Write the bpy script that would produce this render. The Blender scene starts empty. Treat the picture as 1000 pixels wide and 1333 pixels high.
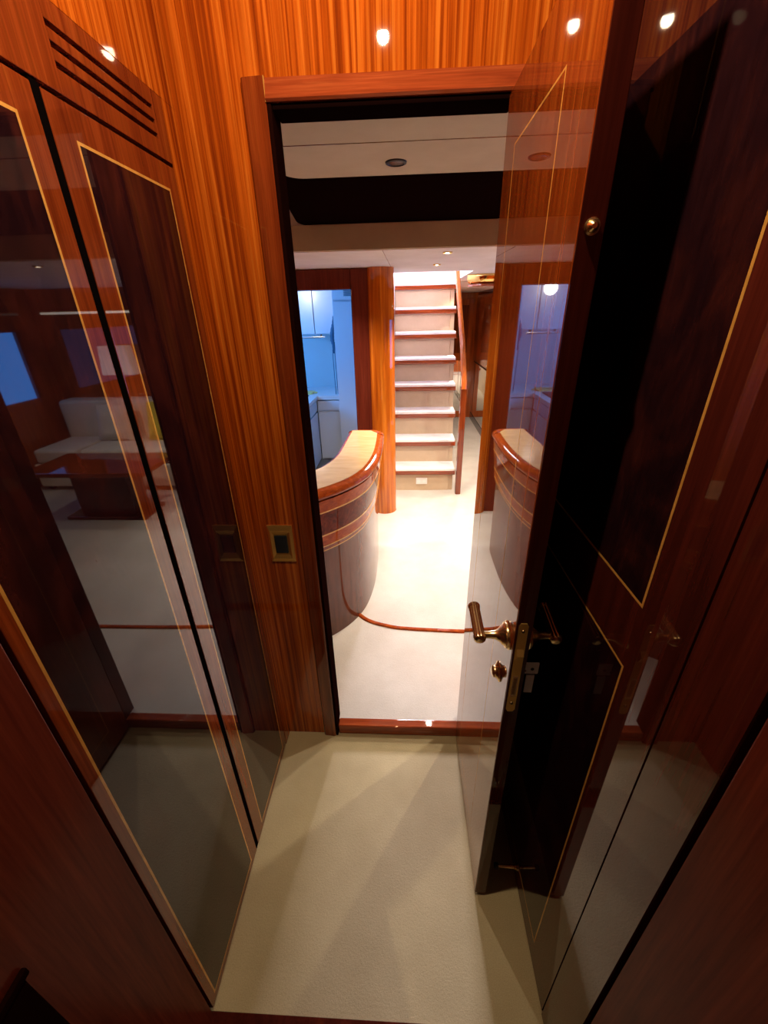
import bpy, bmesh, math, random
from mathutils import Vector, Matrix

S = bpy.context.scene
COL = S.collection
random.seed(4)

# ------------------------------------------------------------------ camera
F_PX, PITCH, YAW, ROLL = 532.85, 0.456088, 0.0550386, -0.0237952
cy_, sy_ = math.cos(YAW), math.sin(YAW)
cp_, sp_ = math.cos(PITCH), math.sin(PITCH)
cr_, sr_ = math.cos(ROLL), math.sin(ROLL)
Mz = Matrix(((cy_, sy_, 0), (-sy_, cy_, 0), (0, 0, 1)))
Mb = Matrix(((1, 0, 0), (0, 0, -1), (0, 1, 0)))
Mp = Matrix(((1, 0, 0), (0, cp_, -sp_), (0, sp_, cp_)))
Mr = Matrix(((cr_, -sr_, 0), (sr_, cr_, 0), (0, 0, 1)))
MC = Mr @ Mp @ Mb @ Mz                      # world -> (right, down, forward)
cam_d = bpy.data.cameras.new('camera')
cam = bpy.data.objects.new('camera', cam_d)
COL.objects.link(cam)
rot = Matrix((MC[0], -MC[1], -MC[2])).transposed()
cam.matrix_world = Matrix.Translation((0, 0, 1.5)) @ rot.to_4x4()
cam_d.sensor_fit = 'HORIZONTAL'
cam_d.sensor_width = 36
cam_d.lens = F_PX / 1000 * 36
cam_d.clip_start = 0.01
S.camera = cam

# ------------------------------------------------------------------ world, big lights, exposure
S.view_settings.view_transform = 'Standard'
S.view_settings.look = 'None'
S.view_settings.gamma = 1
S.view_settings.use_curve_mapping = False
S.view_settings.exposure = 0.0
S.cycles.use_denoising = True
S.cycles.max_bounces = 12
S.cycles.glossy_bounces = 8
S.cycles.sample_clamp_indirect = 6
W = bpy.data.worlds.new('world'); S.world = W
W.use_nodes = True
W.node_tree.nodes['Background'].inputs[0].default_value = (0.62, 0.66, 0.95, 1)
W.node_tree.nodes['Background'].inputs[1].default_value = 0.6

def light(name, kind, loc, energy, color, target=None, size=.1, size_y=None, spot=None, blend=.6):
    d = bpy.data.lights.new(name, kind)
    d.energy = energy; d.color = color
    if kind == 'AREA':
        d.shape = 'RECTANGLE' if size_y else 'SQUARE'
        d.size = size
        if size_y: d.size_y = size_y
    else:
        d.shadow_soft_size = size
    if kind == 'SPOT':
        d.spot_size = spot; d.spot_blend = blend
    o = bpy.data.objects.new(name, d); COL.objects.link(o); o.location = loc
    if target is not None:
        o.rotation_euler = (Vector(target) - Vector(loc)).to_track_quat('-Z', 'Y').to_euler()
    return o

# daylight through the companionway door at the head of the stairs
light('companionway_daylight', 'AREA', (.2, 6.0, 2.62), 520, (.90, .84, 1.0), (.15, .6, 0), .6, 1.2)
# daylight through the galley window
light('galley_window_daylight', 'AREA', (-1.84, 3.42, 1.30), 24, (.07, .36, 1.0), (-.5, 4.2, 1.15), .3, .4)
# ------------------------------------------------------------------ materials
MATS = {}
def nm(name):
    m = bpy.data.materials.new(name); m.use_nodes = True
    nt = m.node_tree
    return m, nt, nt.nodes['Principled BSDF']
def setp(b, **k):
    for a, v in k.items():
        key = {'base': 'Base Color', 'rough': 'Roughness', 'metal': 'Metallic', 'coat': 'Coat Weight', 'coatr': 'Coat Roughness',
               'coatior': 'Coat IOR', 'spec': 'Specular IOR Level', 'emit': 'Emission Color', 'emits': 'Emission Strength', 'ior': 'IOR',
               'trans': 'Transmission Weight', 'sheen': 'Sheen Weight'}[a]
        b.inputs[key].default_value = (*v, 1) if isinstance(v, tuple) and len(v) == 3 else v
def ramp(nt, stops):
    r = nt.nodes.new('ShaderNodeValToRGB')
    while len(r.color_ramp.elements) < len(stops): r.color_ramp.elements.new(.5)
    for e, (p, c) in zip(r.color_ramp.elements, stops):
        e.position = p; e.color = (*c, 1)
    return r
def noise(nt, scale, detail=4, rough=.6, dist=0., coord=None):
    n = nt.nodes.new('ShaderNodeTexNoise')
    tc = nt.nodes.new('ShaderNodeTexCoord'); mp = nt.nodes.new('ShaderNodeMapping')
    mp.inputs['Scale'].default_value = scale
    nt.links.new(tc.outputs['Object'], mp.inputs[0]); nt.links.new(mp.outputs[0], n.inputs['Vector'])
    n.inputs['Scale'].default_value = 1; n.inputs['Detail'].default_value = detail
    n.inputs['Roughness'].default_value = rough; n.inputs['Distortion'].default_value = dist
    return n
def wood(name, scale, stops, detail=4, dist=.3, coat=1., coatr=.02, coatior=1.6, rough=.5, fine=None, spec=0.):
    m, nt, b = nm(name)
    n = noise(nt, scale, detail, .6, dist)
    r = ramp(nt, stops)
    nt.links.new(n.outputs['Fac'], r.inputs[0])
    out = r.outputs[0]
    if fine:
        n2 = noise(nt, fine, 3, .6, .0)
        r2 = ramp(nt, [(.3, (.72, .68, .66)), (.7, (1.12, 1.1, 1.08))])
        nt.links.new(n2.outputs['Fac'], r2.inputs[0])
        mx = nt.nodes.new('ShaderNodeMix'); mx.data_type = 'RGBA'; mx.blend_type = 'MULTIPLY'
        mx.inputs[0].default_value = .8
        nt.links.new(out, mx.inputs[6]); nt.links.new(r2.outputs[0], mx.inputs[7])
        out = mx.outputs[2]
    nt.links.new(out, b.inputs['Base Color'])
    setp(b, rough=rough, coat=coat, coatr=coatr, coatior=coatior, spec=spec)
    MATS[name] = m
    return m
def plain(name, base, rough=.5, **k):
    m, nt, b = nm(name); setp(b, base=base, rough=rough, **k); MATS[name] = m; return m

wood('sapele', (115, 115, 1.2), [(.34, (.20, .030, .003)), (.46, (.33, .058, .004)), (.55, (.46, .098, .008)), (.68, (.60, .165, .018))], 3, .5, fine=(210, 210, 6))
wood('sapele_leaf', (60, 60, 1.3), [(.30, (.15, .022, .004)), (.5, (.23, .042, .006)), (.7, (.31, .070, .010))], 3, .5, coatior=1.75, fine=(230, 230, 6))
wood('mahogany', (60, 60, 2.2), [(.3, (.12, .018, .005)), (.55, (.20, .036, .008)), (.75, (.27, .055, .012))], 5, .8, fine=(260, 260, 9))
wood('mahogany_horizontal', (3, 60, 60), [(.3, (.19, .030, .010)), (.55, (.31, .060, .018)), (.75, (.40, .10, .03))], 5, .8, fine=(9, 260, 260))
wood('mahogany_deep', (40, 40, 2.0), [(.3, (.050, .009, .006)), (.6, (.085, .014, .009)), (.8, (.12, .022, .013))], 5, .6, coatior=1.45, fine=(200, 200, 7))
wood('mahogany_jamb', (40, 40, 2.0), [(.3, (.10, .016, .009)), (.6, (.15, .026, .013)), (.8, (.19, .036, .018))], 5, .6, coat=.35, coatr=.22, coatior=1.4, fine=(200, 200, 7))
wood('burl', (7, 7, 3.2), [(.30, (.008, .003, .006)), (.5, (.018, .005, .007)), (.62, (.036, .008, .008)), (.8, (.07, .015, .011))], 6, 2.2, coatior=1.5, fine=(120, 120, 18))
wood('bar_wood', (30, 30, 60), [(.3, (.20, .030, .006)), (.55, (.32, .058, .010)), (.75, (.42, .09, .016))], 5, .8, coatior=1.33)
wood('bar_burl', (22, 22, 16), [(.3, (.05, .008, .006)), (.55, (.13, .022, .012)), (.75, (.24, .05, .02))], 6, 2.5, coatior=1.25)
wood('bar_front', (30, 30, 3), [(.3, (.07, .020, .011)), (.6, (.12, .037, .019)), (.8, (.16, .055, .028))], 5, .8, coatior=1.55, coatr=.03)
wood('inlay', (40, 40, 40), [(.3, (.52, .25, .05)), (.7, (.66, .35, .085))], 3, .2, rough=.3, coatior=1.7)
wood('bar_top', (6, 30, 30), [(.3, (.46, .30, .14)), (.7, (.58, .40, .21))], 4, .5, coat=.6, coatr=.12)
wood('column_wood', (34, 34, .9), [(.32, (.34, .062, .005)), (.5, (.52, .125, .009)), (.66, (.66, .20, .018))], 3, .5, fine=(150, 150, 5))
wood('handrail_wood', (30, 30, 3), [(.3, (.46, .095, .010)), (.7, (.60, .15, .018))], 3, .4)
wood('cabinet_wood', (40, 40, 2), [(.3, (.28, .055, .010)), (.55, (.42, .09, .015)), (.75, (.54, .14, .025))], 4, .5)

def carpet(name, c1, c2, bump=.35):
    m, nt, b = nm(name)
    n = noise(nt, (420, 420, 420), 3, .7)
    n3 = noise(nt, (5, 5, 5), 3, .6)
    r = ramp(nt, [(.3, c1), (.7, c2)])
    nt.links.new(n.outputs['Fac'], r.inputs[0])
    r3 = ramp(nt, [(.3, (.90, .88, .86)), (.7, (1.05, 1.05, 1.05))])
    nt.links.new(n3.outputs['Fac'], r3.inputs[0])
    mx = nt.nodes.new('ShaderNodeMix'); mx.data_type = 'RGBA'; mx.blend_type = 'MULTIPLY'; mx.inputs[0].default_value = 1
    nt.links.new(r.outputs[0], mx.inputs[6]); nt.links.new(r3.outputs[0], mx.inputs[7])
    nt.links.new(mx.outputs[2], b.inputs['Base Color'])
    n2 = noise(nt, (160, 160, 160), 4, .7)
    bp = nt.nodes.new('ShaderNodeBump'); bp.inputs['Strength'].default_value = bump; bp.inputs['Distance'].default_value = .004
    nt.links.new(n2.outputs['Fac'], bp.inputs['Height']); nt.links.new(bp.outputs[0], b.inputs['Normal'])
    setp(b, rough=.95, spec=.1, sheen=.2)
    MATS[name] = m
carpet('carpet', (.44, .365, .21), (.57, .485, .295))
carpet('overlit_carpet', (.50, .46, .40), (.61, .57, .50))  # paler copy of the lobby carpet: overexposure put into the colour
carpet('stair_carpet', (.54, .41, .27), (.64, .50, .35), .2)
carpet('tread_carpet', (.80, .76, .74), (.90, .86, .84), .2)
carpet('headliner', (.47, .40, .27), (.53, .46, .32), .12)
carpet('headliner_pale', (.70, .66, .60), (.76, .72, .66), .08)
carpet('sofa_fabric', (.70, .64, .50), (.80, .74, .60), .15)
carpet('yellow_fabric', (.75, .55, .04), (.85, .66, .08), .15)
plain('brass', (.95, .72, .36), .25, metal=1.)
plain('brass_plate', (.85, .56, .17), .45, metal=1.)
plain('brass_dark', (.35, .24, .12), .2, metal=1.)
plain('gold_ceiling', (.85, .58, .20), .12, metal=1.)
plain('chrome', (.8, .8, .82), .1, metal=1.)
plain('rubber', (.012, .012, .013), .5)
plain('black_switch', (.012, .016, .022), .25)
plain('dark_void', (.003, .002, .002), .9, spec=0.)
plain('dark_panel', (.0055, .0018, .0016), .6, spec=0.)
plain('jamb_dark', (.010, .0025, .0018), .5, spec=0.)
plain('lobby_ceiling', (.30, .20, .13), .6)
plain('galley_white', (.54, .57, .60), .3)
plain('galley_worktop', (.55, .58, .58), .2)
plain('galley_wall', (.50, .51, .50), .4)
plain('galley_floor', (.12, .12, .12), .4)
plain('white_plastic', (.80, .78, .74), .35)
plain('paper_white', (.85, .83, .80), .6)
plain('wall_cream', (.66, .60, .50), .6)
plain('ceiling_white', (.72, .70, .66), .6)
plain('stair_wall', (.72, .68, .70), .6)
plain('mirror', (.75, .72, .66), .03, metal=1.)
plain('board_yellow', (.60, .48, .14), .5)
plain('cloth_blue', (.04, .10, .16), .9)
plain('lamp_glass', (1, 1, 1), .3, emit=(1.0, .93, .80), emits=60.)
plain('lamp_glass_off', (.10, .07, .06), .2)
plain('window_glow', (.1, .2, .4), .1, emit=(.06, .30, 1.0), emits=5.)
plain('lamp_shade', (.9, .88, .8), .7, emit=(1.0, .97, .80), emits=.55)
plain('strip_glow', (1, 1, 1), .5, emit=(1.0, .86, .65), emits=2.5)

# ------------------------------------------------------------------ builders
def tag(o, label=None, cat=None, group=None, kind=None):
    if label: o['label'] = label
    if cat: o['category'] = cat
    if group: o['group'] = group
    if kind: o['kind'] = kind
    return o
def empty(name, loc, label=None, cat=None, group=None, kind=None, rotz=0):
    o = bpy.data.objects.new(name, None); COL.objects.link(o)
    o.location = loc; o.rotation_euler = (0, 0, rotz); o.empty_display_size = .05
    return tag(o, label, cat, group, kind)
def obj(name, bm, mat, parent=None, base=None, smooth=False):
    """bm is in world coordinates; it is shifted into the parent's frame (base = world location of the parent chain)."""
    if base is None and parent is not None:
        base = Vector((0, 0, 0)); p = parent
        while p is not None: base += p.location; p = p.parent
    if base is not None: bmesh.ops.translate(bm, vec=-Vector(base), verts=bm.verts)
    bmesh.ops.recalc_face_normals(bm, faces=bm.faces)
    me = bpy.data.meshes.new(name); bm.to_mesh(me); bm.free()
    for p in me.polygons: p.use_smooth = smooth
    if smooth:
        try: me.set_sharp_from_angle(angle=math.radians(40))
        except Exception: pass
    me.materials.append(MATS[mat])
    o = bpy.data.objects.new(name, me); COL.objects.link(o); o.parent = parent
    if smooth:
        w = o.modifiers.new('weighted_normal', 'WEIGHTED_NORMAL'); w.weight = 100; w.keep_sharp = True
    return o
def B(bm, x0, x1, y0, y1, z0, z1, bev=0, seg=2):
    vs = [bm.verts.new((x, y, z)) for x in (x0, x1) for y in (y0, y1) for z in (z0, z1)]
    fs = [bm.faces.new([vs[i] for i in q]) for q in ((0, 1, 3, 2), (4, 6, 7, 5), (0, 4, 5, 1), (2, 3, 7, 6), (0, 2, 6, 4), (1, 5, 7, 3))]
    bmesh.ops.recalc_face_normals(bm, faces=fs)
    if bev:
        es = list({e for f in fs for e in f.edges})
        bmesh.ops.bevel(bm, geom=es, offset=bev, segments=seg, profile=.5, affect='EDGES')
    return bm
def box(name, x0, x1, y0, y1, z0, z1, mat, parent=None, bev=0, seg=2):
    return obj(name, B(bmesh.new(), x0, x1, y0, y1, z0, z1, bev, seg), mat, parent, smooth=bev > 0)
def prism(bm, pts, axis, a, b):
    """polygon pts extruded along axis ('x','y','z') between a and b"""
    def P(u, v, w): return {'x': (w, u, v), 'y': (u, w, v), 'z': (u, v, w)}[axis]
    lo = [bm.verts.new(P(u, v, a)) for u, v in pts]; hi = [bm.verts.new(P(u, v, b)) for u, v in pts]
    n = len(pts)
    bm.faces.new(lo); bm.faces.new(hi[::-1])
    for i in range(n): bm.faces.new((lo[i], hi[i], hi[(i + 1) % n], lo[(i + 1) % n]))
    return bm
def lathe(bm, prof, origin, axis, n=28, flute=0, flute_depth=0.):
    """prof: (distance along axis, radius)"""
    ax = Vector(axis).normalized(); t = Vector((0, 0, 1)) if abs(ax.z) < .9 else Vector((1, 0, 0))
    u = ax.cross(t).normalized(); v = ax.cross(u)
    O = Vector(origin); rings = []
    for d, r in prof:
        ring = []
        for i in range(n):
            a = 2 * math.pi * i / n
            rr = r * (1 - flute_depth * (i % 2)) if flute and r > flute else r
            ring.append(bm.verts.new(O + ax * d + (u * math.cos(a) + v * math.sin(a)) * max(rr, 1e-5)))
        rings.append(ring)
    for A, C in zip(rings, rings[1:]):
        for i in range(n): bm.faces.new((A[i], A[(i + 1) % n], C[(i + 1) % n], C[i]))
    bm.faces.new(rings[0][::-1]); bm.faces.new(rings[-1])
    return bm
def tube(bm, path, r, n=12, ry=None):
    """round tube along a path of points, radius r (number or list)"""
    P = [Vector(p) for p in path]; rings = []
    prev = None
    for i, p in enumerate(P):
        t = (P[min(i + 1, len(P) - 1)] - P[max(i - 1, 0)]).normalized()
        u = prev - t * prev.dot(t) if prev is not None else t.cross(Vector((0, 0, 1)) if abs(t.z) < .9 else Vector((1, 0, 0)))
        u.normalize(); prev = u; v = t.cross(u)
        ri = r[i] if isinstance(r, (list, tuple)) else r
        rings.append([bm.verts.new(p + (u * math.cos(2 * math.pi * k / n) * ri + v * math.sin(2 * math.pi * k / n) * (ry or ri))) for k in range(n)])
    for A, C in zip(rings, rings[1:]):
        for i in range(n): bm.faces.new((A[i], A[(i + 1) % n], C[(i + 1) % n], C[i]))
    bm.faces.new(rings[0][::-1]); bm.faces.new(rings[-1])
    return bm
def smooth_path(pts, n=8):
    P = [Vector(p) for p in pts]; out = []
    for i in range(len(P) - 1):
        p0, p1, p2, p3 = P[max(i - 1, 0)], P[i], P[i + 1], P[min(i + 2, len(P) - 1)]
        for k in range(n):
            t = k / n
            out.append(.5 * ((2 * p1) + (p2 - p0) * t + (2 * p0 - 5 * p1 + 4 * p2 - p3) * t * t + (3 * p1 - p0 - 3 * p2 + p3) * t ** 3))
    out.append(P[-1]); return out
def sweep(bm, path2d, prof):
    """closed profile [(inward offset, z)] swept along a plan path; inward = left of travel"""
    P = [Vector(p) for p in path2d]; rings = []
    for i, p in enumerate(P):
        t = (P[min(i + 1, len(P) - 1)] - P[max(i - 1, 0)]).normalized()
        nrm = Vector((-t.y, t.x))
        rings.append([bm.verts.new((p.x + nrm.x * o, p.y + nrm.y * o, z)) for o, z in prof])
    n = len(prof)
    for A, C in zip(rings, rings[1:]):
        for i in range(n): bm.faces.new((A[i], A[(i + 1) % n], C[(i + 1) % n], C[i]))
    bm.faces.new(rings[0][::-1]); bm.faces.new(rings[-1])
    return bm
def inlay_frame(parent, face, u0, u1, z0, z1, w=.0042, proud=.00016, side=1, panel='burl', inlay='inlay'):
    """flush panel with four inlay strips on a plane x = face (facing side) spanning y u0..u1"""
    a, b = (face - .002, face + side * proud * .5) if side > 0 else (face + side * proud * .5, face + .002)
    if panel: box('panel', a, b, u0 + w, u1 - w, z0 + w, z1 - w, panel, parent)
    a, b = (face - .002, face + side * proud) if side > 0 else (face + side * proud, face + .002)
    for y0, y1, za, zb in ((u0, u0 + w, z0, z1), (u1 - w, u1, z0, z1), (u0 + w, u1 - w, z0, z0 + w), (u0 + w, u1 - w, z1 - w, z1)):
        box('inlay_strip', a, b, y0, y1, za, zb, inlay, parent)

XL, XR, YD = -.456, .324, 1.064          # lobby: left face, right face, doorway wall
YN = .335                                # near threshold
ZS = .04                                 # saloon floor level
CH = 2.2                                 # lobby ceiling

# ------------------------------------------------------------------ lobby shell
tag(box('floor', XL - .03, XR + .004, YN, YD + .01, -.05, 0, 'carpet'), 'beige carpet on the small lobby floor before the doorway', 'floor', kind='structure')
bm = bmesh.new()
B(bm, -.75, -.268, YD, 1.12, -.05, CH); B(bm, -.268, .228, YD, 1.12, 1.868, CH); B(bm, .228, .52, YD, 1.12, -.05, CH)
tag(obj('wall_front', bm, 'sapele'), 'striped orange veneer wall around the open doorway', 'wall', kind='structure')
bm = bmesh.new(); B(bm, -.50, -.4565, -.2, YD, 1.8685, CH)
tag(box('trim_10', -.50, -.4565, 1.012, YD, 0, 1.868, 'sapele'), 'narrow striped veneer post in the corner beside the wardrobe', 'post', kind='structure')
tag(obj('wall_left', bm, 'sapele'), 'striped orange veneer wall above the wardrobe doors', 'wall', kind='structure')
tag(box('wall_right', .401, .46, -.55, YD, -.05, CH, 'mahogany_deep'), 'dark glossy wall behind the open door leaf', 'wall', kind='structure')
tag(box('ceiling', -.75, .6, -.6, 1.15, CH, CH + .05, 'lobby_ceiling'), 'tan lobby ceiling above the doorway', 'ceiling', kind='structure')

# casing of the doorway
t = empty('trim_1', (0, YD, 0), 'red mahogany casing framing the doorway to the saloon', 'casing', kind='structure')
bm = bmesh.new()
prism(bm, [(-.314, YD + .002), (-.314, YD - .008), (-.310, YD - .012), (-.274, YD - .015), (-.268, YD - .012), (-.268, YD + .002)], 'z', 0, 1.906)
obj('casing_board', bm, 'mahogany', t, smooth=True)
bm = bmesh.new()
prism(bm, [(YD + .002, 1.868), (YD - .014, 1.868), (YD - .018, 1.872), (YD - .009, 1.902), (YD - .006, 1.906), (YD + .002, 1.906)], 'x', -.2678, .272)
obj('head_board', bm, 'mahogany_horizontal', t, smooth=True)
box('casing_board', .228, .272, YD - .012, YD + .002, 0, 1.867, 'mahogany', t, bev=.003)
box('inlay_strip', -.2686, -.2676, YD - .0155, YD - .009, 1.868, 1.906, 'inlay', t)
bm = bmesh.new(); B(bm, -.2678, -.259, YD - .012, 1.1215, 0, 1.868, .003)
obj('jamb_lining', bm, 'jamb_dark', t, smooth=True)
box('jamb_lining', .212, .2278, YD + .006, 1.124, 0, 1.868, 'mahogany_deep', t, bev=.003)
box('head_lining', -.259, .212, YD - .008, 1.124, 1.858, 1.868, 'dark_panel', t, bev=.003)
tag(box('trim_2', -.258, .21, YD - .004, 1.098, .0, .046, 'mahogany_horizontal', bev=.006, seg=3), 'polished red wood threshold under the doorway', 'threshold', kind='structure')
tag(box('trim_3', XL - .02, XR + .05, .285, YN - .001, -.05, .008, 'mahogany_deep', bev=.003), 'dark wood threshold along the near edge of the lobby carpet', 'threshold', kind='structure')

# light switch
t = empty('light_switch', (-.373, YD, .87), 'square brass framed black light switch on the striped wall', 'switch')
bm = bmesh.new()
ox0, ox1, oz0, oz1 = -.411, -.335, .808, .934
def ring_frame(bm, o, i, ya, yb, yc):
    """bevelled frame: outer rect o at depth ya -> crest -> inner rect i, facing -y"""
    def rect(r, y): return [bm.verts.new(p) for p in ((r[0], y, r[2]), (r[1], y, r[2]), (r[1], y, r[3]), (r[0], y, r[3]))]
    mid = [(a + b) / 2 for a, b in zip(o, i)]
    R = [rect(o, ya), rect(o, (ya + yb) / 2), rect(mid, yb), rect(i, yc), rect(i, ya)]
    for A, C in zip(R, R[1:]):
        for k in range(4): bm.faces.new((A[k], A[(k + 1) % 4], C[(k + 1) % 4], C[k]))
    return bm
ring_frame(bm, (ox0, ox1, oz0, oz1), (ox0 + .017, ox1 - .017, oz0 + .027, oz1 - .030), YD, YD - .009, YD - .004)
obj('frame', bm, 'brass_plate', t)
box('back_plate', ox0 + .01, ox1 - .01, YD - .003, YD + .001, oz0 + .01, oz1 - .01, 'brass_plate', t)
box('rocker', ox0 + .0185, ox1 - .0185, YD - .0075, YD - .002, oz0 + .031, oz1 - .034, 'black_switch', t, bev=.003)

# ------------------------------------------------------------------ left wardrobe
t = empty('wardrobe', (XL, .667, 0), 'built-in wardrobe with two tall dark burl doors and yellow inlay lines', 'wardrobe')
for y0, y1, py0, py1, pz0 in ((.675, 1.009, .720, .974, .036), (.337, .659, .355, .622, .033)):
    d = box('door', XL - .018, XL, y0, y1, .010, 1.762, 'mahogany', t, bev=.0015)
    inlay_frame(d, XL, py0, py1, pz0, 1.7225)
box('gap_shade', XL - .018, XL - .001, .6591, .6749, .010, 1.766, 'dark_void', t)  # black filler standing in for the shade between the doors
bm = bmesh.new(); B(bm, -.74, -.73, .30, 1.01, 0, 1.868); B(bm, -.73, XL - .02, 1.0095, 1.0115, 0, 1.868); B(bm, -.73, XL - .02, .30, .31, 0, 1.868)
B(bm, -.73, XL - .02, .31, 1.0095, 0, .008); B(bm, -.73, XL - .03, .31, 1.0095, 1.86, 1.868)
obj('carcass', bm, 'dark_void', t)
v = empty('vent_panel', (0, 0, 0)); v.parent = t
for z0, z1 in ((1.7685, 1.7965), (1.8035, 1.8165), (1.8235, 1.8365), (1.8435, 1.868)):
    box('slat', XL - .014, XL, .7205, .9695, z0, z1, 'mahogany', v, bev=.001)
box('stile', XL - .014, XL, .9695, 1.009, 1.7685, 1.868, 'mahogany', v, bev=.001)
box('stile', XL - .014, XL, .337, .7205, 1.7685, 1.868, 'mahogany', v, bev=.001)

# ------------------------------------------------------------------ right-hand locker front
t = empty('locker', (XR, .70, 0), 'dark glossy locker front with two inlaid burl panels behind the open door', 'locker')
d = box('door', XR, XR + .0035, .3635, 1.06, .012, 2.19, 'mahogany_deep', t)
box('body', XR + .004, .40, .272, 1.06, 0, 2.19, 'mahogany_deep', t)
inlay_frame(d, XR, .457, .97, 1.129, 1.98, side=-1)
inlay_frame(d, XR, .457, .97, .078, 1.021, side=-1)
box('stile', XR, XR + .0035, .272, .3600, .004, 2.19, 'mahogany_deep', t)

# near doorway: jamb boards of the cabin doorway in which the camera stands
tag(box('trim_4', -.52, XL + .002, -.55, .330, -.05, CH, 'mahogany_jamb', bev=.003), 'reddish glossy jamb board beside the near edge of the left wardrobe', 'door jamb', kind='structure')
tag(box('trim_5', XR - .002, .40, -.55, .262, -.05, CH, 'mahogany_jamb', bev=.004), 'reddish glossy jamb board beside the near edge of the dark locker', 'door jamb', kind='structure')
t = empty('low_cabinet', (-.45, 0, 0), 'low dark wooden cabinet standing against the reddish jamb board', 'cabinet')
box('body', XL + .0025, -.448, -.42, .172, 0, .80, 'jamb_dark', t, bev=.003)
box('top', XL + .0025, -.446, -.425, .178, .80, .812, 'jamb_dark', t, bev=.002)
# cabin behind the camera
tag(box('floor_cabin', -1.4, 1.4, -2.0, .285, -.05, 0, 'carpet'), 'beige carpet of the cabin before the near threshold', 'floor', kind='structure')
tag(box('wall_back', -1.4, 1.4, -2.05, -2.0, -.05, CH, 'mahogany_jamb'), 'dark wood wall at the back of the cabin', 'wall', kind='structure')
tag(box('wall_cabin_left', -1.45, -1.4, -2.0, -.5, -.05, CH, 'mahogany_jamb'), 'dark wood side wall of the cabin', 'wall', kind='structure')
tag(box('wall_cabin_right', 1.4, 1.45, -2.0, -.5, -.05, CH, 'mahogany_jamb'), 'dark wood side wall of the cabin beside the locker', 'wall', kind='structure')
bm = bmesh.new(); B(bm, -1.4, -.52, -.55, -.5, -.05, CH); B(bm, .46, 1.4, -.55, -.5, -.05, CH)
tag(obj('wall_cabin_front', bm, 'mahogany_jamb'), 'dark wood wall either side of the cabin doorway', 'wall', kind='structure')
tag(box('ceiling_cabin', -1.4, 1.4, -2.0, -.6, CH, CH + .05, 'ceiling_white'), 'pale cabin ceiling', 'ceiling', kind='structure')

# ------------------------------------------------------------------ the open door leaf
HX, HY = .200, 1.058
door = empty('door_1', (HX, HY, 0), 'open glossy veneer door with brass lever handles and inlay lines', 'door', kind='structure')
LX0, LX1, LY0, LZ0, LZ1 = HX, HX + .030, .578, .014, 1.864
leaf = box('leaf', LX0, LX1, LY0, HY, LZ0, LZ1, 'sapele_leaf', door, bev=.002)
inlay_frame(leaf, LX0, .705, .972, .10, 1.768, w=.003, side=-1, panel=None)
box('edge_band', LX0 + .001, LX1 - .001, LY0 - .0012, LY0 + .004, LZ0 + .001, LZ1 - .001, 'mahogany_deep', leaf)
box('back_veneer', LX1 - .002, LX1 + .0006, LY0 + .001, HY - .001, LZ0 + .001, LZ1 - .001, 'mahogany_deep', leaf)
# lock plate on the leading edge
bm = bmesh.new()
px, pw = LX0 + .0135, .0085
pts = [(px - pw, .775), (px - pw * .6, .769), (px + pw * .6, .769), (px + pw, .775), (px + pw, .990), (px + pw * .6, .996), (px - pw * .6, .996), (px - pw, .990)]
prism(bm, pts, 'y', LY0 - .003, LY0)
lp = obj('lock_plate', bm, 'brass_plate', door)
box('bolt_slot', px - .0035, px + .0035, LY0 - .0036, LY0 - .002, .818, .862, 'brass_dark', lp)
box('bolt_rim', px - .0055, px + .0055, LY0 - .0033, LY0 - .002, .812, .868, 'brass', lp)
bm = bmesh.new(); prism(bm, [(LY0 - .001, .905), (LY0 - .011, .925), (LY0 - .001, .938)], 'x', px - .006, px + .006)
obj('latch', bm, 'brass_plate', lp)
for zz in (.793, .978):
    obj('screw', lathe(bmesh.new(), [(0, .0035), (.0012, .003), (.0016, .001)], (px, LY0 - .003, zz), (0, -1, 0), 12), 'brass_dark', lp, smooth=True)
obj('catch', lathe(bmesh.new(), [(0, .009), (.002, .009), (.003, .007), (.005, .0065), (.009, .003)], (LX0 + .015, LY0 - .0012, 1.582), (0, -1, 0), 20), 'brass', door, smooth=True)
# handles
for s, face in ((-1, LX0), (1, LX1 + .0006)):
    ax = (s, 0, 0)
    hz, hy = .938, .610
    h = obj('handle_rose', lathe(bmesh.new(), [(0, .027), (.003, .028), (.005, .025), (.008, .0245), (.010, .020), (.014, .018), (.018, .013), (.026, .0085), (.038, .007), (.050, .007)], (face, hy, hz), ax, 32), 'brass', door, smooth=True)
    ex = face + s * .056
    d = Vector((0, .088, .012)).normalized()
    st = Vector((ex, hy - .012, hz - .001))
    L = .088
    obj('lever', lathe(bmesh.new(), [(.0, .0108), (.003, .0122), (.009, .0122), (.010, .0110), (L - .009, .0110), (L - .008, .0122), (L - .002, .0122), (L, .0095)], st, d, 36, flute=.0105, flute_depth=.07), 'brass', h, smooth=True)
    obj('lever_cap', lathe(bmesh.new(), [(-.0045, .003), (-.004, .007), (-.001, .0105), (.001, .0105)], st, d, 24), 'brass', h, smooth=True)
ef = obj('thumb_turn', lathe(bmesh.new(), [(0, .021), (.002, .0215), (.006, .014), (.010, .012), (.013, .0125), (.016, .006)], (LX0, .638, .812), (-1, 0, 0), 28), 'brass', door, smooth=True)
# hinges
for zz in (.25, .95, 1.62):
    obj('hinge', lathe(bmesh.new(), [(0, .006), (.09, .006)], (LX1 + .004, HY - .004, zz), (0, 0, 1), 14), 'brass_plate', door, smooth=True)

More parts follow.
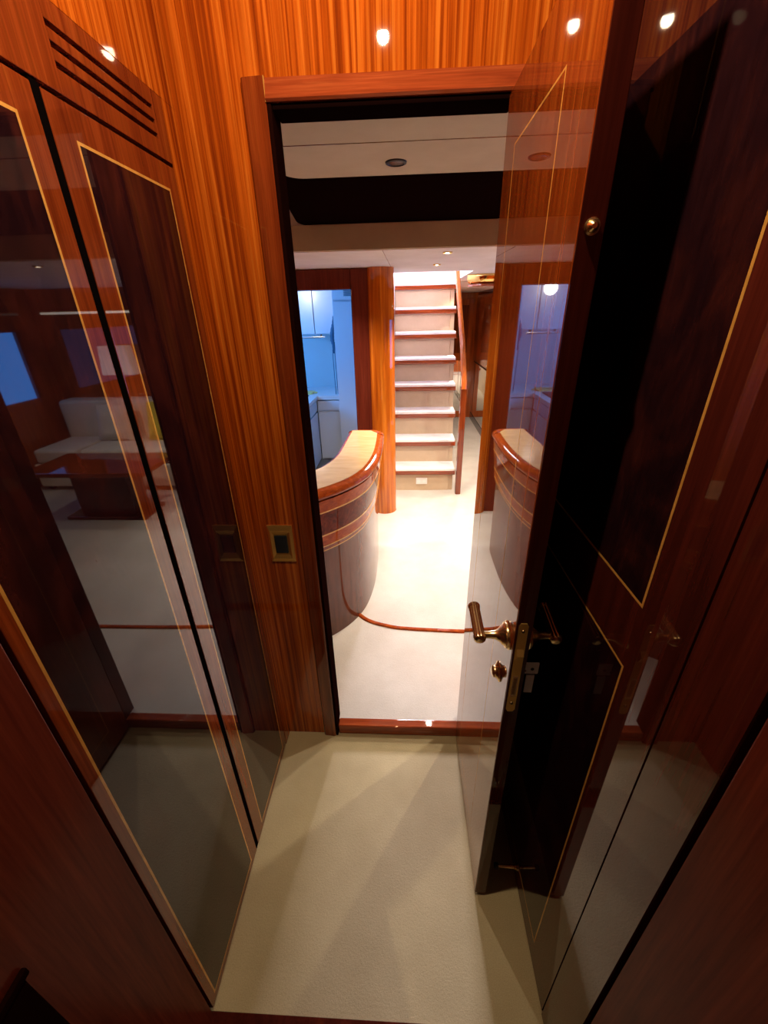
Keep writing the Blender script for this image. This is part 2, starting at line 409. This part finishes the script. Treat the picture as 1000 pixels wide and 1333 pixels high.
# key with tag in the lock behind the leaf
kx = LX1 + .0008
t = empty('key', (kx, .612, .832), 'small white key head with paper tag in the shaded side of the open door', 'key')
bm = bmesh.new(); B(bm, kx + .009, kx + .036, .604, .607, .842, .872, .002)
obj('key_head', bm, 'paper_white', t, smooth=True)
obj('shaft', lathe(bmesh.new(), [(0, .003), (.012, .003)], (kx, .6055, .850), (1, 0, 0), 12), 'chrome', t, smooth=True)
obj('key_hole', lathe(bmesh.new(), [(0, .0035), (.0006, .0035)], (kx + .0235, .604, .856), (0, -1, 0), 14), 'rubber', t)
bm = bmesh.new(); B(bm, kx + .015, kx + .031, .606, .608, .788, .836)
obj('tag', bm, 'paper_white', t)
bm = bmesh.new(); tube(bm, [(kx + .022, .607, .838), (kx + .0225, .606, .846)], .0008, 6)
obj('cord', bm, 'rubber', t)

# door stop on the right-hand locker
t = empty('door_stop', (XR, .625, .052), 'small brass door stop with black rubber tip near the carpet', 'door stop')
obj('stem', lathe(bmesh.new(), [(0, .010), (.003, .010), (.004, .007), (.007, .008), (.009, .005), (.016, .0045), (.018, .006), (.021, .0045), (.052, .004)], (XR - .0006, .625, .052), (-1, 0, 0), 20), 'brass', t, smooth=True)
obj('rubber_tip', lathe(bmesh.new(), [(0, .006), (.001, .0085), (.010, .0085), (.012, .006)], (XR - .052, .625, .052), (-1, 0, 0), 20), 'rubber', t, smooth=True)

# ------------------------------------------------------------------ downlights
def downlight(loc, label, energy, group=None, ring='brass_plate', lit=True, spot=2.5, color=(1, .86, .70), r=.032, blend=.6):
    x, y, z = loc
    t = empty('downlight', (x, y, z), label, 'ceiling light', group)
    obj('ring', lathe(bmesh.new(), [(0, r * 1.02), (.0, r * 1.35), (.004, r * 1.3), (.006, r * 1.05), (.003, r * .98)], (x, y, z), (0, 0, -1), 28), ring, t, smooth=True)
    obj('bulb', lathe(bmesh.new(), [(0, r * .95), (.003, r * .9), (.0045, r * .5)], (x, y, z), (0, 0, -1), 24), 'lamp_glass' if lit else 'lamp_glass_off', t, smooth=True)
    if lit and energy:
        d = bpy.data.lights.new('downlight_lamp', 'SPOT'); d.energy = energy; d.color = color
        d.spot_size = spot; d.spot_blend = blend; d.shadow_soft_size = r
        o = bpy.data.objects.new('downlight_lamp', d); COL.objects.link(o); o.parent = t; o.location = (0, 0, -.012)
    return t
downlight((-.06, .52, CH), 'lit round downlight in the lobby ceiling before the doorway', 32, spot=3.12, color=(1, .74, .46), r=.015, blend=.12)

# ------------------------------------------------------------------ saloon shell
tag(box('floor_saloon', -1.3, 2.6, 1.096, 6.3, -.02, ZS, 'overlit_carpet'), 'beige carpet beyond the threshold, coloured paler to stand for overexposure', 'floor', kind='structure')
strip = [(-.250, 1.730), (-.190, 1.676), (-.104, 1.640), (.015, 1.617), (.343, 1.602), (.9, 1.60), (1.6, 1.60)]
sp = smooth_path([(x, y, ZS) for x, y in strip], 8)
bm = bmesh.new(); sweep(bm, [(p.x, p.y) for p in sp], [(-.011, ZS - .002), (-.011, ZS + .004), (-.007, ZS + .008), (.007, ZS + .008), (.011, ZS + .004), (.011, ZS - .002)])
tag(obj('trim_6', bm, 'bar_wood', smooth=True), 'thin curved orange wood strip laid across the saloon carpet', 'floor trim', kind='structure')
tag(box('wall_saloon_left', -1.35, -1.3, 1.12, 3.0, -.02, 2.0, 'sapele'), 'striped wood side wall of the saloon behind the bar', 'wall', kind='structure')
bm = bmesh.new(); B(bm, -1.35, -.75, 1.07, 1.12, -.02, 2.0); B(bm, .52, 2.65, 1.07, 1.12, -.02, 2.0)
tag(obj('wall_saloon_near', bm, 'sapele'), 'striped wood wall of the saloon beside the doorway', 'wall', kind='structure')
bm = bmesh.new(); B(bm, 2.6, 2.65, 1.12, 4.3, -.02, .82); B(bm, 2.6, 2.65, 1.12, 4.3, 1.40, 2.0)
B(bm, 2.6, 2.65, 1.12, 2.4, .82, 1.40); B(bm, 2.6, 2.65, 3.92, 4.3, .82, 1.40)
tag(obj('wall_saloon_right', bm, 'cabinet_wood'), 'wood side wall of the saloon with a long window', 'wall', kind='structure')
t = empty('window_1', (2.6, 3.1, .82), 'long blue-lit window in the saloon side wall', 'window', kind='structure')
box('pane', 2.632, 2.638, 2.4, 3.92, .82, 1.40, 'window_glow', t)
for y in (2.4, 3.14, 3.88): box('frame_bar', 2.60, 2.63, y, y + .04, .82, 1.40, 'mahogany', t)

# ceilings of the saloon
def rounded_plan(x0, x1, y0, y1, r, far_only=True, n=8):
    pts = [(x0, y0), (x1, y0)]
    for k in range(n + 1): a = math.pi / 2 * k / n; pts.append((x1 - r + r * math.cos(a), y1 - r + r * math.sin(a)))
    for k in range(n + 1): a = math.pi / 2 + math.pi / 2 * k / n; pts.append((x0 + r + r * math.cos(a), y1 - r + r * math.sin(a)))
    return pts
tag(box('ceiling_saloon', -1.35, 2.65, 1.1205, 2.25, 1.99, 2.04, 'headliner_pale'), 'upper pale ceiling of the saloon', 'ceiling', kind='structure')
bm = bmesh.new()
prism(bm, rounded_plan(-.418, 1.4, 1.124, 1.82, .07), 'z', 1.93, 1.95)
t = empty('ceiling_panel', (0, 1.5, 1.93), 'beige padded ceiling panel with a seam just past the doorway', 'ceiling panel', kind='structure')
o = obj('padding', bm, 'headliner', t)
bm = bmesh.new(); tube(bm, [(-.415, 1.50, 1.930), (1.39, 1.50, 1.930)], .0016, 6); obj('seam', bm, 'brass_dark', t)
# dark overhead board, level then dropping towards the lower ceiling
pl = rounded_plan(-.475, 1.45, 1.80, 2.198, .045)
def zdark(y): return 1.940 if y < 1.83 else 1.940 + (y - 1.83) / (2.198 - 1.83) * (1.853 - 1.940)
bm = bmesh.new()
lo = [bm.verts.new((x, y, zdark(y))) for x, y in pl]; hi = [bm.verts.new((x, y, 1.985)) for x, y in pl]
bm.faces.new(lo); bm.faces.new(hi[::-1])
for i in range(len(pl)): bm.faces.new((lo[i], hi[i], hi[(i + 1) % len(pl)], lo[(i + 1) % len(pl)]))
B(bm, -.475, 1.45, 1.124, 1.80, 1.9505, 1.985)
tag(obj('overhead_board', bm, 'dark_panel'), 'dark brown overhead board with rounded corners across the ceiling', 'ceiling board', kind='structure')
bm = bmesh.new()
B(bm, -1.35, 2.65, 2.2, 3.46, 1.75, 1.99)
tag(obj('ceiling_lower', bm, 'headliner_pale'), 'lower pale ceiling before the stairs with a beige front edge', 'ceiling', kind='structure')
tag(box('trim_7', -.56, 1.6, 2.188, 2.2, 1.752, 1.853, 'headliner', bev=.004), 'beige fascia hanging between dark board and lower ceiling', 'fascia', kind='structure')
tag(box('ceiling_galley', -1.95, -.10, 3.461, 4.95, 1.75, 1.80, 'ceiling_white'), 'white ceiling over the galley', 'ceiling', kind='structure')
tag(box('ceiling_passage', .50, 2.65, 3.461, 6.35, 1.75, 1.80, 'headliner_pale'), 'pale ceiling over the passage beside the stairs', 'ceiling', kind='structure')
bm = bmesh.new(); tube(bm, [(-.10, 2.21, 1.7495), (-.085, 3.0, 1.7495)], .0014, 6)
tag(obj('trim_8', bm, 'brass_dark'), 'fine seam line in the pale lower ceiling', 'seam', kind='structure')

downlight((-.027, 1.68, 1.93), 'unlit dark round downlight in the beige padded ceiling panel', 0, lit=False, r=.026, ring='rubber')
gl = 'small lit downlights in the pale lower ceiling'
downlight((.209, 2.341, 1.75), 'bright downlight in the lower ceiling nearer the dark overhead board', 62, gl, r=.018, spot=1.5, blend=.7)
downlight((.199, 2.922, 1.75), 'bright downlight in the lower ceiling nearer the stairs', 60, gl, r=.018, spot=1.5, blend=.7)
downlight((.75, 4.4, 1.75), 'lit downlight above the passage beside the stairs', 80, gl, r=.018)
for x, y, z, e, lab in ((-.75, 2.5, 1.75, 26, 'lit downlight over the bar in front of the galley doorway'), (1.0, 2.4, 1.75, 26, 'lit downlight above the near edge of the low table'),
                        (1.7, 2.9, 1.75, 26, 'lit downlight between the low table and the sofa'), (.95, 1.7, 1.93, 20, 'lit downlight in the padded panel over the wood floor strip')):
    downlight((x, y, z), lab, e * 2.6, 'saloon downlights', r=.018)
downlight((.80, 5.2, 1.75), 'lit downlight at the far end of the passage', 80, gl, r=.018)

# ------------------------------------------------------------------ curved bar
outer = [(-1.29, 1.245), (-1.0, 1.250), (-.72, 1.29), (-.50, 1.385), (-.356, 1.494), (-.248, 1.604), (-.178, 1.724), (-.141, 1.857), (-.121, 2.033), (-.118, 2.241), (-.122, 2.40)]
OP = [(p.x, p.y) for p in smooth_path([(x, y, 0) for x, y in outer], 6)]
bar = empty('bar_counter', (-.6, 1.7, ZS), 'curved bar counter with cream top, rounded red wood rim and inlaid dark band', 'bar counter')
# outer rounded rim (profile inward offset, z)
def arc_prof(o0, z0, r, steps=6):
    return [(o0 - r * math.sin(math.pi * k / steps), z0 - r * math.cos(math.pi * k / steps)) for k in range(steps + 1)]
rim = [(.045, .845)] + [(.030 - .030 * math.sin(a), .822 + .022 * math.cos(a)) for a in [math.pi * k / 8 for k in range(0, 9)]] + [(.045, .80)]
obj('rim', sweep(bmesh.new(), OP, rim), 'bar_wood', bar, smooth=True)
obj('upper_band', sweep(bmesh.new(), OP, [(.009, .800), (.014, .748), (.06, .748), (.06, .800)]), 'bar_wood', bar, smooth=True)
obj('inlay_strip', sweep(bmesh.new(), OP, [(.0125, .748), (.013, .742), (.06, .742), (.06, .748)]), 'inlay', bar, smooth=True)
obj('burl_band', sweep(bmesh.new(), OP, [(.015, .742), (.028, .632), (.08, .632), (.08, .742)]), 'bar_burl', bar, smooth=True)
obj('inlay_strip', sweep(bmesh.new(), OP, [(.0265, .632), (.0275, .625), (.08, .625), (.08, .632)]), 'inlay', bar, smooth=True)
obj('lower_band', sweep(bmesh.new(), OP, [(.029, .625), (.036, .572), (.09, .572), (.09, .625)]), 'bar_wood', bar, smooth=True)
obj('inlay_strip', sweep(bmesh.new(), OP, [(.0345, .572), (.035, .567), (.09, .567), (.09, .572)]), 'inlay', bar, smooth=True)
obj('shadow_band', sweep(bmesh.new(), OP, [(.040, .567), (.041, .548), (.09, .548), (.09, .567)]), 'mahogany', bar, smooth=True)
obj('inlay_strip', sweep(bmesh.new(), OP, [(.040, .548), (.041, .542), (.09, .542), (.09, .548)]), 'inlay', bar, smooth=True)
obj('front', sweep(bmesh.new(), OP, [(.048, .542), (.052, ZS), (.10, ZS), (.10, .542)]), 'bar_front', bar, smooth=True)
inner = [(-.339, 2.45), (-.346, 2.217), (-.356, 2.0), (-.385, 1.872), (-.425, 1.790), (-.52, 1.70), (-.72, 1.62), (-1.0, 1.585), (-1.29, 1.58)]
IP = [(p.x, p.y) for p in smooth_path([(x, y, 0) for x, y in inner], 6)]
inn_rim = [(.026, .845)] + [(.018 - .018 * math.sin(a), .826 + .018 * math.cos(a)) for a in [math.pi * k / 6 for k in range(0, 7)]] + [(.026, .80)]
obj('inner_rim', sweep(bmesh.new(), IP, inn_rim), 'bar_wood', bar, smooth=True)
obj('back_panel', sweep(bmesh.new(), IP, [(.03, .80), (.03, ZS), (.05, ZS), (.05, .80)]), 'mahogany', bar, smooth=True)
def offset(path, d):
    P = [Vector(p) for p in path]; out = []
    for i, p in enumerate(P):
        tt = (P[min(i + 1, len(P) - 1)] - P[max(i - 1, 0)]).normalized()
        out.append((p.x - tt.y * d, p.y + tt.x * d))
    return out
bm = bmesh.new()
top = offset(OP, .040); topi = offset(IP, .022)
prism(bm, top + [(-.205, 2.462), (-.318, 2.466)] + topi, 'z', .80, .8465)
obj('top', bm, 'bar_top', bar)
# end cap of the rim, at the column side
endp = smooth_path([(-.145, 2.385, .824), (-.146, 2.425, .824), (-.165, 2.458, .824), (-.205, 2.472, .824), (-.30, 2.474, .824), (-.325, 2.452, .824)], 6)
bm = bmesh.new(); tube(bm, endp, .023, 12); obj('end_rim', bm, 'bar_wood', bar, smooth=True)
box('end_panel', -.33, -.215, 2.38, 2.43, ZS, .80, 'bar_front', bar)

# ------------------------------------------------------------------ round column, galley door frame
t = empty('column', (-.156, 3.03, ZS), 'round striped orange wood column between galley door and stairs', 'column')
obj('shaft', lathe(bmesh.new(), [(0, .092), (.003, .090), (1.709, .090)], (-.156, 3.03, ZS), (0, 0, 1), 48), 'column_wood', t, smooth=True)
g = empty('trim_9', (-.6, 3.0, ZS), 'dark red frame of the galley doorway beside the column', 'door frame', kind='structure')
box('post', -.345, -.235, 2.985, 3.10, ZS, 1.748, 'mahogany_jamb', g, bev=.006)
box('post', -1.08, -.97, 2.985, 3.10, ZS, 1.748, 'mahogany_jamb', g, bev=.006)
box('lintel', -.97, -.345, 2.985, 3.10, 1.632, 1.748, 'mahogany_jamb', g, bev=.006)
box('stop_strip', -.352, -.345, 3.03, 3.07, ZS, 1.632, 'mahogany_deep', g)
tag(box('wall_galley_front', -1.95, -1.081, 3.0, 3.08, -.02, 1.75, 'sapele'), 'striped wood wall beside the galley doorway', 'wall', kind='structure')

# ------------------------------------------------------------------ galley
tag(box('floor_galley', -1.95, -.12, 3.101, 4.95, .0401, .045, 'galley_floor'), 'dark floor of the galley', 'floor', kind='structure')
tag(box('wall_galley_back', -1.95, -.12, 4.85, 4.95, .045, 1.75, 'galley_wall'), 'pale back wall of the blue-lit galley', 'wall', kind='structure')
bm = bmesh.new(); B(bm, -1.98, -1.92, 3.08, 4.95, .045, 1.12); B(bm, -1.98, -1.92, 3.08, 3.35, 1.12, 1.75); B(bm, -1.98, -1.92, 4.4, 4.95, 1.12, 1.75)
tag(obj('wall_galley_left', bm, 'galley_wall'), 'pale galley side wall with a window', 'wall', kind='structure')
t = empty('window_2', (-1.95, 3.85, 1.12), 'blue window in the galley side wall', 'window', kind='structure')
box('pane', -1.962, -1.955, 3.35, 4.4, 1.12, 1.75, 'window_glow', t)
for y in (3.35, 4.36): box('frame_bar', -1.955, -1.92, y, y + .04, 1.12, 1.75, 'galley_white', t)
tag(box('wall_stair_left', -.12, -.095, 3.10, 5.6, .0405, 3.0, 'stair_wall'), 'pale wall between galley and stairs', 'wall', kind='structure')

t = empty('tall_cabinet', (-.53, 4.4, .045), 'tall white galley cabinet washed in blue light', 'cabinet')
box('body', -.668, -.125, 4.235, 4.84, .045, 1.745, 'galley_white', t)
box('door', -.664, -.30, 4.215, 4.233, .10, 1.588, 'galley_white', t, bev=.003)
box('door', -.664, -.30, 4.215, 4.233, 1.604, 1.740, 'galley_white', t, bev=.003)
v = box('vent_grille', -.560, -.43, 4.209, 4.2148, 1.628, 1.690, 'galley_worktop', t)
for k in range(6): box('slat', -.555, -.435, 4.206, 4.2088, 1.633 + k * .0095, 1.638 + k * .0095, 'cloth_blue', v)
# wall cabinets
gw = 'white wall cabinets over the galley worktop'
for x0, x1, lab in ((-.905, -.672, 'white wall cabinet beside the tall galley cabinet'), (-1.16, -.909, 'white wall cabinet between two others over the galley worktop'), (-1.42, -1.164, 'white wall cabinet nearest the galley side wall')):
    t = empty('wall_cabinet', ((x0 + x1) / 2, 4.7, 1.31), lab, 'cabinet', gw)
    box('body', x0 + .001, x1 - .001, 4.52, 4.849, 1.306, 1.745, 'galley_white', t)
    box('door', x0 + .002, x1 - .002, 4.50, 4.519, 1.306, 1.74, 'galley_white', t, bev=.003)
# base cabinets: back run and side run
gb = 'white base cabinets of the galley'
t = empty('base_cabinet', (-.79, 4.5, .045), 'white base cabinet beside the tall galley cabinet', 'cabinet', gb)
box('body', -.905, -.671, 4.30, 4.849, .045, .690, 'galley_white', t)
box('drawer', -.900, -.675, 4.282, 4.299, .580, .680, 'galley_white', t, bev=.003)
box('door', -.900, -.675, 4.282, 4.299, .060, .562, 'galley_white', t, bev=.003)
for y0, y1, lab in ((3.62, 4.28, 'white base cabinet with a drawer running out from the galley corner'), (3.15, 3.618, 'white base cabinet next to the galley doorway')):
    t = empty('base_cabinet', (-1.2, (y0 + y1) / 2, .045), lab, 'cabinet', gb)
    box('body', -1.5, -.925, y0, y1, .045, .690, 'galley_white', t)
    box('drawer', -.924, -.907, y0 + .004, y1 - .004, .580, .680, 'galley_white', t, bev=.003)
    box('door', -.924, -.907, y0 + .004, y1 - .004, .060, .562, 'galley_white', t, bev=.003)
bm = bmesh.new(); prism(bm, [(-1.9, 3.15), (-.895, 3.15), (-.895, 4.27), (-.671, 4.27), (-.671, 4.849), (-1.9, 4.849)], 'z', .692, .731)
tag(obj('worktop', bm, 'galley_worktop'), 'grey L-shaped galley worktop over the base cabinets', 'worktop')
t = empty('utensil_rail', (-.90, 4.49, 1.27), 'thin steel rail under the galley wall cabinets', 'rail')
bm = bmesh.new(); tube(bm, [(-1.12, 4.47, 1.275), (-.80, 4.47, 1.275)], .010, 10); obj('bar', bm, 'chrome', t, smooth=True)
for x in (-1.08, -.84): box('bracket', x - .008, x + .008, 4.47, 4.515, 1.272, 1.305, 'chrome', t)
# towel / utensils hanging beside the tall cabinet
t = empty('hanging_towel', (-.70, 4.42, 1.33), 'dark blue cloth and cords hanging beside the tall galley cabinet', 'towel')
bm = bmesh.new()
tube(bm, smooth_path([(-.690, 4.40, 1.47), (-.694, 4.38, 1.40), (-.710, 4.38, 1.33), (-.716, 4.38, 1.26), (-.706, 4.38, 1.20), (-.712, 4.38, 1.13)], 5), [.006 + .012 * math.sin(math.pi * k / 25) + .005 * math.sin(k * 1.3) ** 2 for k in range(26)], 8)
obj('cloth', bm, 'cloth_blue', t, smooth=True)
for dx in (-.012, .010, .022):
    bm = bmesh.new(); tube(bm, smooth_path([(-.706 + dx * .4, 4.37, 1.22), (-.706 + dx, 4.368, 1.08), (-.702 + dx, 4.37, .732)], 5), .0035, 6)
    obj('cord', bm, 'cloth_blue', t, smooth=True)
bm = bmesh.new(); B(bm, -.690, -.6682, 4.395, 4.405, 1.462, 1.478); obj('hook', bm, 'chrome', t)
# board and pan on the worktop
t = empty('chopping_board', (-1.08, 4.42, .731), 'yellow board lying on the galley worktop', 'board')
box('board', -1.20, -.965, 4.36, 4.52, .731, .745, 'board_yellow', t, bev=.003)
box('grip', -.965, -.925, 4.42, 4.46, .733, .744, 'board_yellow', t, bev=.003)
t = empty('hob', (-1.2, 3.95, .731), 'black hob set in the galley worktop', 'hob')
box('plate', -1.42, -.98, 3.80, 4.28, .7312, .741, 'rubber', t, bev=.003)
for x, y in ((-1.30, 3.92), (-1.10, 3.92), (-1.30, 4.16), (-1.10, 4.16)):
    obj('burner', lathe(bmesh.new(), [(0, .06), (.008, .06), (.014, .045)], (x, y, .741), (0, 0, 1), 20), 'black_switch', t, smooth=True)
light('galley_fill_light', 'POINT', (-.95, 4.36, 1.66), 1.4, (1, .86, .75), None, .06)  # unseen fill added to warm the back wall and wall cabinets

# ------------------------------------------------------------------ stairs
st = empty('stairs', (.17, 3.41, ZS), 'steep carpeted stairs with white treads and red wood nosings', 'stairs')
RISE, RUN, Y0 = .212, .165, 3.412
SX0 = -.092
for i in range(8):
    SX1 = .432 + .009 * i
    zt = ZS + (i + 1) * RISE; y = Y0 + i * RUN
    zb = zt - RISE
    r = box('riser', SX0, SX1 - .042, y + .012, y + .022, zb, zt - .057, 'stair_carpet', st)
    box('corner_riser', SX1 - .040, SX1 - .002, y + .020, y + .030, zb, zt - .057, 'stair_carpet', st)
    bm = bmesh.new()
    yy = y - .018
    prism(bm, [(yy, zt - .048), (yy + .006, zt - .056), (y + .20, zt - .056), (y + .20, zt - .019), (yy + .004, zt - .019), (yy, zt - .023)], 'x', SX0, SX1 + .012)
    obj('nosing', bm, 'mahogany_horizontal', st, smooth=True)
    bm = bmesh.new()
    prism(bm, [(yy - .002, zt - .014), (yy + .001, zt - .0005), (yy + .010, zt + .004), (y + RUN + .012, zt + .004), (y + RUN + .012, zt - .0188), (yy, zt - .0188)], 'x', SX0 + .006, SX1 + .006)
    obj('tread', bm, 'tread_carpet', st, smooth=True)
ol = box('outlet_plate', .105, .205, Y0 + .004, Y0 + .0118, .100, .160, 'white_plastic', st, bev=.002)
for x in (.130, .180): box('socket', x - .014, x + .014, Y0 + .0025, Y0 + .0038, .117, .143, 'paper_white', ol)
bm = bmesh.new()
side = [(Y0 + .03, ZS)]
for i in range(8): side += [(Y0 + i * RUN + .03, ZS + (i + 1) * RISE - .058), (Y0 + (i + 1) * RUN + .03, ZS + (i + 1) * RISE - .058)]
side += [(Y0 + 8 * RUN + .03, ZS)]
prism(bm, side, 'x', .425, .430); obj('side_panel', bm, 'stair_carpet', st)
# newel and handrail
bm = bmesh.new(); B(bm, .445, .492, 3.318, 3.372, ZS, .965, .008)
obj('newel', bm, 'mahogany', st, smooth=True)
bm = bmesh.new()
tube(bm, smooth_path([(.466, 3.322, .935), (.467, 3.342, .985), (.468, 3.40, 1.06), (.466, 3.62, 1.30), (.462, 3.85, 1.53), (.460, 4.02, 1.70), (.460, 4.5, 2.2)], 6), .021, 12)
obj('handrail', bm, 'handrail_wood', st, smooth=True)
# upper stairwell
tag(box('landing', -.095, 1.4, 4.76, 6.3, 1.70, 1.86, 'tread_carpet'), 'pale landing at the head of the stairs', 'landing', kind='structure')
bm = bmesh.new(); B(bm, .50, .53, 3.461, 4.74, 1.8005, 3.0)
tag(obj('wall_stair_right', bm, 'stair_wall'), 'pale wall beside the stairwell above the passage ceiling', 'wall', kind='structure')
tag(box('wall_stair_front', -.095, .50, 3.44, 3.46, 1.9905, 3.0, 'stair_wall'), 'pale wall over the foot of the stairs', 'wall', kind='structure')

# ------------------------------------------------------------------ passage beside the stairs
tag(box('wall_passage_right', 1.02, 1.10, 4.0, 6.3, ZS, 1.75, 'cabinet_wood'), 'wood side wall of the far passage', 'wall', kind='structure')
tag(box('wall_passage_end', .42, 1.02, 6.22, 6.3, ZS, 1.75, 'cabinet_wood'), 'wood end wall of the far passage', 'wall', kind='structure')
tag(box('wall_under_landing', .38, .44, 4.78, 6.22, ZS, 1.79, 'cabinet_wood'), 'wood wall under the stair landing', 'wall', kind='structure')
def tall_unit(y0, y1, lab, dark):
    t = empty('tall_locker', (1.0, (y0 + y1) / 2, ZS), lab, 'cabinet', 'tall lockers along the far passage')
    box('body', .985, 1.019, y0, y1, ZS, 1.70, 'mahogany_deep', t)
    box('plinth', .975, .984, y0, y1, ZS, ZS + .09, 'mahogany_deep', t)
    box('upper_door', .968, .984, y0 + .02, y1 - .02, .86, 1.66, 'dark_panel' if dark else 'cabinet_wood', t, bev=.004)
    box('lower_door', .968, .984, y0 + .02, y1 - .02, .15, .84, 'mirror', t, bev=.004)
    obj('knob', lathe(bmesh.new(), [(0, .008), (.012, .005), (.016, .011), (.022, .008)], (.968, y0 + .06, .90), (-1, 0, 0), 14), 'brass', t, smooth=True)
tall_unit(4.02, 4.62, 'tall wood locker with mirrored lower door nearest the saloon', False)
tall_unit(4.64, 4.98, 'tall locker with black upper door between two wooden ones', True)
tall_unit(5.00, 6.20, 'tall wood locker at the far end of the passage', False)
t = empty('door_2', (.75, 6.21, ZS), 'wood cabin door at the far end of the passage', 'door', kind='structure')
box('leaf', .50, .93, 6.19, 6.219, ZS + .01, 1.62, 'cabinet_wood', t, bev=.004)
box('panel', .56, .87, 6.184, 6.189, .95, 1.55, 'mahogany', t, bev=.003)
box('mirror_panel', .56, .87, 6.184, 6.189, .14, .85, 'mirror', t, bev=.003)
t = empty('cornice', (.76, 4.1, 1.70), 'curved polished gold cornice over the passage lockers', 'cornice')
cp = smooth_path([(.515, 3.86, 0), (.56, 3.78, 0), (.64, 3.74, 0), (.76, 3.74, 0), (.90, 3.80, 0), (1.01, 3.90, 0)], 6)
bm = bmesh.new(); sweep(bm, [(p.x, p.y) for p in cp], [(0, 1.749), (-.004, 1.715), (.012, 1.690), (.03, 1.680), (.14, 1.680), (.14, 1.749)])
obj('body', bm, 'gold_ceiling', t, smooth=True)
bm = bmesh.new(); sweep(bm, [(p.x, p.y) for p in cp], [(.006, 1.6795), (.004, 1.668), (.014, 1.660), (.03, 1.668), (.03, 1.6795)])
obj('lip', bm, 'mahogany_horizontal', t, smooth=True)

# ------------------------------------------------------------------ seating corner on the right of the saloon (seen in the reflections)
tag(box('wall_saloon_back', 1.10, 2.6, 4.15, 4.22, -.02, 1.75, 'cabinet_wood'), 'orange wood wall behind the saloon sofa', 'wall', kind='structure')
t = empty('light_strip', (1.8, 4.13, 1.52), 'glowing strip along the wood wall over the sofa', 'light strip')
box('profile', 1.15, 2.5, 4.11, 4.149, 1.535, 1.56, 'brass_plate', t)
box('diffuser', 1.16, 2.49, 4.105, 4.1099, 1.538, 1.556, 'strip_glow', t)
so = empty('sofa', (1.75, 3.75, ZS), 'cream sofa against the orange wood wall', 'sofa')
box('base', 1.15, 2.5, 3.42, 4.14, ZS + .04, .30, 'sofa_fabric', so, bev=.02)
box('back', 1.15, 2.5, 3.93, 4.14, .30, .78, 'sofa_fabric', so, bev=.04, seg=3)
for x in (1.16, 1.60, 2.04): box('seat_cushion', x, x + .43, 3.43, 3.93, .30, .43, 'sofa_fabric', so, bev=.03, seg=3)
for x, y in ((1.2, 3.47), (2.44, 3.47), (1.2, 4.08), (2.44, 4.08)): box('foot', x, x + .04, y, y + .04, ZS, ZS + .04, 'mahogany_deep', so)
def cushion(x, y, z, w, h, mat, label):
    bm = bmesh.new(); n = 10; V = {}
    for sgn in (-1, 1):
        for i in range(n + 1):
            for j in range(n + 1):
                u, v = i / n * 2 - 1, j / n * 2 - 1
                th = .065 * (1 - u ** 4) * (1 - v ** 4) + .006
                V[sgn, i, j] = bm.verts.new((x + u * w / 2, y + sgn * th + v * .05, z + h / 2 + v * h / 2))
    for sgn in (-1, 1):
        for i in range(n):
            for j in range(n): bm.faces.new([V[sgn, i, j], V[sgn, i + 1, j], V[sgn, i + 1, j + 1], V[sgn, i, j + 1]])
    for k in range(n):
        bm.faces.new([V[-1, k, 0], V[-1, k + 1, 0], V[1, k + 1, 0], V[1, k, 0]]); bm.faces.new([V[-1, k, n], V[-1, k + 1, n], V[1, k + 1, n], V[1, k, n]])
        bm.faces.new([V[-1, 0, k], V[-1, 0, k + 1], V[1, 0, k + 1], V[1, 0, k]]); bm.faces.new([V[-1, n, k], V[-1, n, k + 1], V[1, n, k + 1], V[1, n, k]])
    tag(obj('cushion', bm, mat, None, smooth=True), label, 'cushion', 'cushions on the sofa')
cushion(1.36, 3.80, .434, .36, .34, 'yellow_fabric', 'yellow cushion leaning on the cream sofa')
cushion(1.86, 3.80, .434, .36, .32, 'sofa_fabric', 'cream cushion leaning on the cream sofa')
t = empty('coffee_table', (1.45, 2.95, ZS), 'dark red lacquered low table before the sofa', 'table')
box('top', 1.0, 1.95, 2.72, 3.22, .44, .475, 'mahogany', t, bev=.008)
box('pedestal', 1.25, 1.70, 2.87, 3.07, ZS + .03, .439, 'mahogany_deep', t, bev=.006)
box('foot', 1.15, 1.80, 2.82, 3.12, ZS, ZS + .03, 'mahogany_deep', t, bev=.006)
t = empty('wall_lamp', (1.85, 4.12, 1.15), 'square wall lamp with pale shade on the wood wall over the sofa', 'lamp')
box('plate', 1.80, 1.90, 4.135, 4.149, 1.08, 1.20, 'brass_plate', t)
bm = bmesh.new(); prism(bm, [(1.69, 1.0), (2.01, 1.0), (1.98, 1.26), (1.72, 1.26)], 'y', 4.02, 4.13); obj('shade', bm, 'lamp_shade', t)
